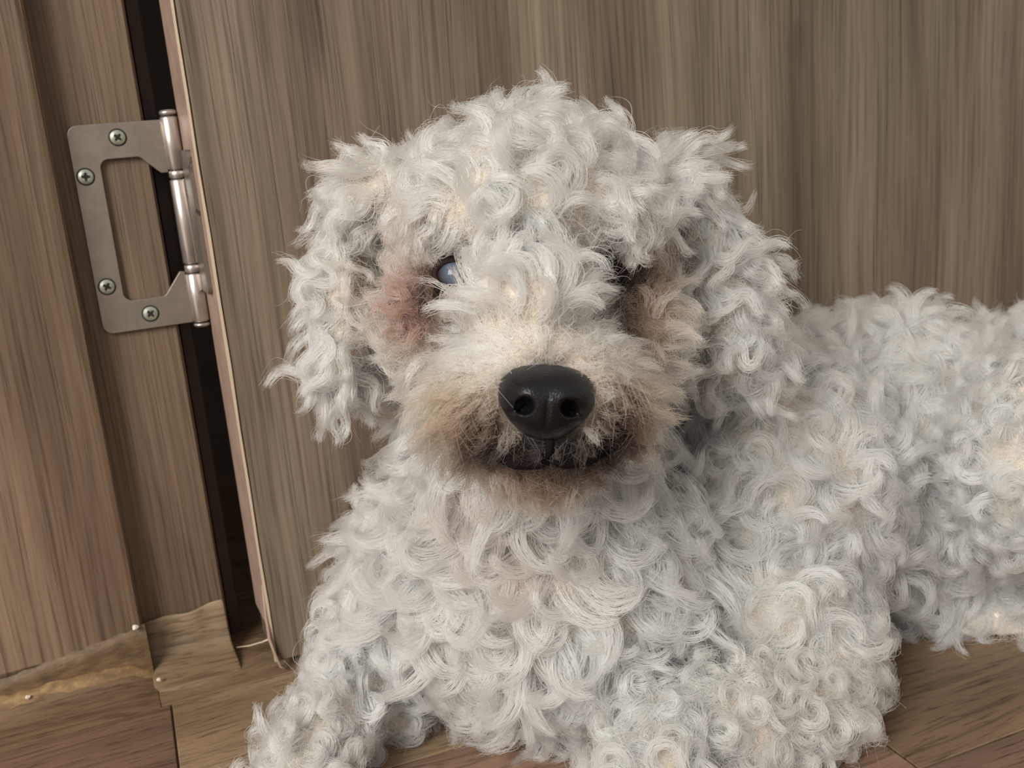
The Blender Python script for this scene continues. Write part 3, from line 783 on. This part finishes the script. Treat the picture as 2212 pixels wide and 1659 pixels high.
DIR = np.cos(ang)[..., None] * E1[:, None] + np.sin(ang)[..., None] * E2[:, None]
drift = rng.normal(size=n) * .22
STEP = norm(DIR + (MN * drift[:, None])[:, None])
GD = np.zeros((n, K, 3)); GD[:, 1:] = np.cumsum((STEP[:, 1:] + STEP[:, :-1]) / 2, axis=1) * (L / (K - 1))[:, None, None]
GD += R_[:, None] + N_[:, None] * (LIFT[:, None] * (1 - (1 - s[None]) ** 2.2))[..., None]
SIDE = norm(np.cross(STEP, MN[:, None]))

PARTS = {'head_fur': ('crown', 'brow', 'bridge', 'cheek'), 'muzzle_fur': ('muzzle', 'chin'), 'ear_fur': ('ear_l',), 'ear_fur ': ('ear_r',),
         'chest_fur': ('chest',), 'flank_fur': ('side', 'thigh'), 'leg_fur': ('leg', 'foot')}
def curves_object(name, pos, rad, colr):
    c, kk = pos.shape[0], pos.shape[1]
    hc = bpy.data.hair_curves.new(name); hc.add_curves([kk] * c)
    hc.position_data.foreach_set('vector', pos.astype(np.float32).ravel())
    ra = hc.attributes.get('radius') or hc.attributes.new('radius', 'FLOAT', 'POINT')
    ra.data.foreach_set('value', rad.astype(np.float32).ravel())
    ca = hc.attributes.new('Col', 'FLOAT_COLOR', 'CURVE')
    ca.data.foreach_set('color', np.concatenate([colr, np.ones((c, 1))], 1).astype(np.float32).ravel())
    hc.materials.append(M_FUR)
    o = bpy.data.objects.new(name.strip(), hc); COL.objects.link(o)
    to_dog(o); o['kind'] = 'stuff'; return o
PROF = np.interp(s, [0, .25, .6, .85, 1], [1.0, 1.0, .82, .48, .18])
RADP = np.interp(s, [0, .6, 1], [1.0, .85, .30])
total = 0
for pname, regs in PARTS.items():
    idx = np.where(np.isin(G_, [RI[x] for x in regs]))[0]
    back = facing[idx] < -.25
    cnt = np.where(back, NH[idx] // 2, NH[idx])
    rep = np.repeat(idx, cnt); h = len(rep)
    a, rr4 = rng.uniform(0, 2 * pi, h), np.sqrt(rng.random(h))
    ox, oy = np.cos(a) * rr4 * LR[rep], np.sin(a) * rr4 * LR[rep] * .8
    pos = GD[rep] + SIDE[rep] * (ox[:, None] * PROF[None])[..., None] + MN[rep][:, None] * (oy[:, None] * PROF[None])[..., None]
    pos += N_[rep][:, None] * (rng.normal(size=h) * .0006)[:, None, None]
    # stray frizz that grows towards the tip, uneven ends
    fz = rng.normal(size=(h, 1, 3)) * .0007 * (s[None, :, None] ** 1.5) + rng.normal(size=(h, 1, 3)) * .0005 * np.sin(s[None, :, None] * rng.uniform(4, 11, (h, 1, 1)))
    stray = np.where(rng.random(h) < .06, 3.0, 1.0)
    pos += fz * stray[:, None, None]
    clear = np.ones(h, bool)
    for e, rx, ry in ((EYES[0] - CR * .0006, .0060, .0044), (EYES[1], .0055, .0026)):
        q = pos - e; w = q @ EYEDIR
        inside = (w > -.002) & (w < .03) & (((q @ CR) / rx) ** 2 + ((q @ CU) / ry) ** 2 < 1)
        clear &= ~inside.any(1)
    clear &= ~(in_nose(pos, .8) & (((pos - NOSE) @ CF) < .004)).any(1)
    pos, rep, h = pos[clear], rep[clear], int(clear.sum())
    pos[..., 2] = np.maximum(pos[..., 2], 0.0006)
    thick = np.where(np.isin(G_[rep], [RI['muzzle'], RI['chin']]), .000080, .000105)
    rad = thick[:, None] * RADP[None] * rng.uniform(.8, 1.2, (h, 1))
    colr = LC[rep] * rng.uniform(.94, 1.06, (h, 1))
    o = curves_object(pname, pos, rad, np.clip(colr, 0, .965)); total += h
# short undercoat so that no skin shows between the locks
up, un = sample(200000); ug = region(up); ux, uy, ud = project(up); ufc = (un * norm(CAM - up)).sum(1)
ok = ~(in_nose(up, .75) & (ud < .33)) & (up[:, 2] > .002) & (ufc > -.5)
for e in EYES: ok &= np.linalg.norm(up - e, axis=1) > .0095
up, un, ug, ux, uy, ufc = up[ok], un[ok], ug[ok], ux[ok], uy[ok], ufc[ok]
ul = np.where(np.isin(ug, [RI['muzzle'], RI['chin'], RI['cheek'], RI['bridge']]), .0070, .0110) * rng.uniform(.6, 1.2, len(up))
ut = norm(rng.normal(size=up.shape) + down * .6); ut = norm(ut - (ut * un).sum(1, keepdims=True) * un)
s5 = np.linspace(0, 1, 5)
upos = up[:, None] + (un[:, None] * (.55 * s5 - .25 * s5 ** 2)[None, :, None] + ut[:, None] * (.9 * s5 ** 1.4)[None, :, None]) * ul[:, None, None]
swirl = np.cross(un, ut) * rng.normal(size=(len(up), 1)) * .8
upos += swirl[:, None] * (s5 ** 2)[None, :, None] * ul[:, None, None]
upos[..., 2] = np.maximum(upos[..., 2], .0005)
urad = np.interp(s5, [0, 1], [.00009, .00004])[None] * np.ones((len(up), 1))
oke = np.ones(len(upos), bool)
q = upos - EYES[0]; oke &= ~(((q @ EYEDIR) > -.002) & ((q @ EYEDIR) < .03) & (((q @ CR) / .0066) ** 2 + ((q @ CU) / .0050) ** 2 < 1)).any(1)
upos, urad, ux, uy, ufc, ug = upos[oke], urad[oke], ux[oke], uy[oke], ufc[oke], ug[oke]
curves_object('undercoat', upos, urad, np.clip(coat(ux, uy, ufc, ug <= RI['ear_r']), 0, .965))
# a few long pale whiskers on both sides of the muzzle
wp, wk = [], np.linspace(0, 1, 9)
for sx, sy, dx, dy in ((1385, 880, 60, 70), (1370, 910, 70, 95), (1395, 850, 80, 40), (1360, 930, 55, 120), (1380, 900, 95, 80), (990, 900, -60, 90), (975, 870, -80, 60), (1000, 925, -40, 110), (1150, 800, -70, 60), (1120, 790, 10, 65)):
    d0 = .305 if 1000 < sx < 1300 else .318
    if sy <= 800: d0 = .283
    A, Bq = at(sx, sy, d0), at(sx + dx, sy + dy, d0 + (-.004 if sy <= 800 else .004)); bow = np.cross(Bq - A, CF) * .25
    wp.append(A + (Bq - A) * wk[:, None] + bow * np.sin(wk * pi)[:, None] * .6)
wp = np.array(wp)
curves_object('whiskers', wp, np.tile(np.interp(wk, [0, 1], [.00014, .00004]), (len(wp), 1)), np.tile(np.array(srgb(226, 200, 160)[:3]), (len(wp), 1)))
print('locks', n, 'hairs', total, 'facing', (facing > 0).sum())
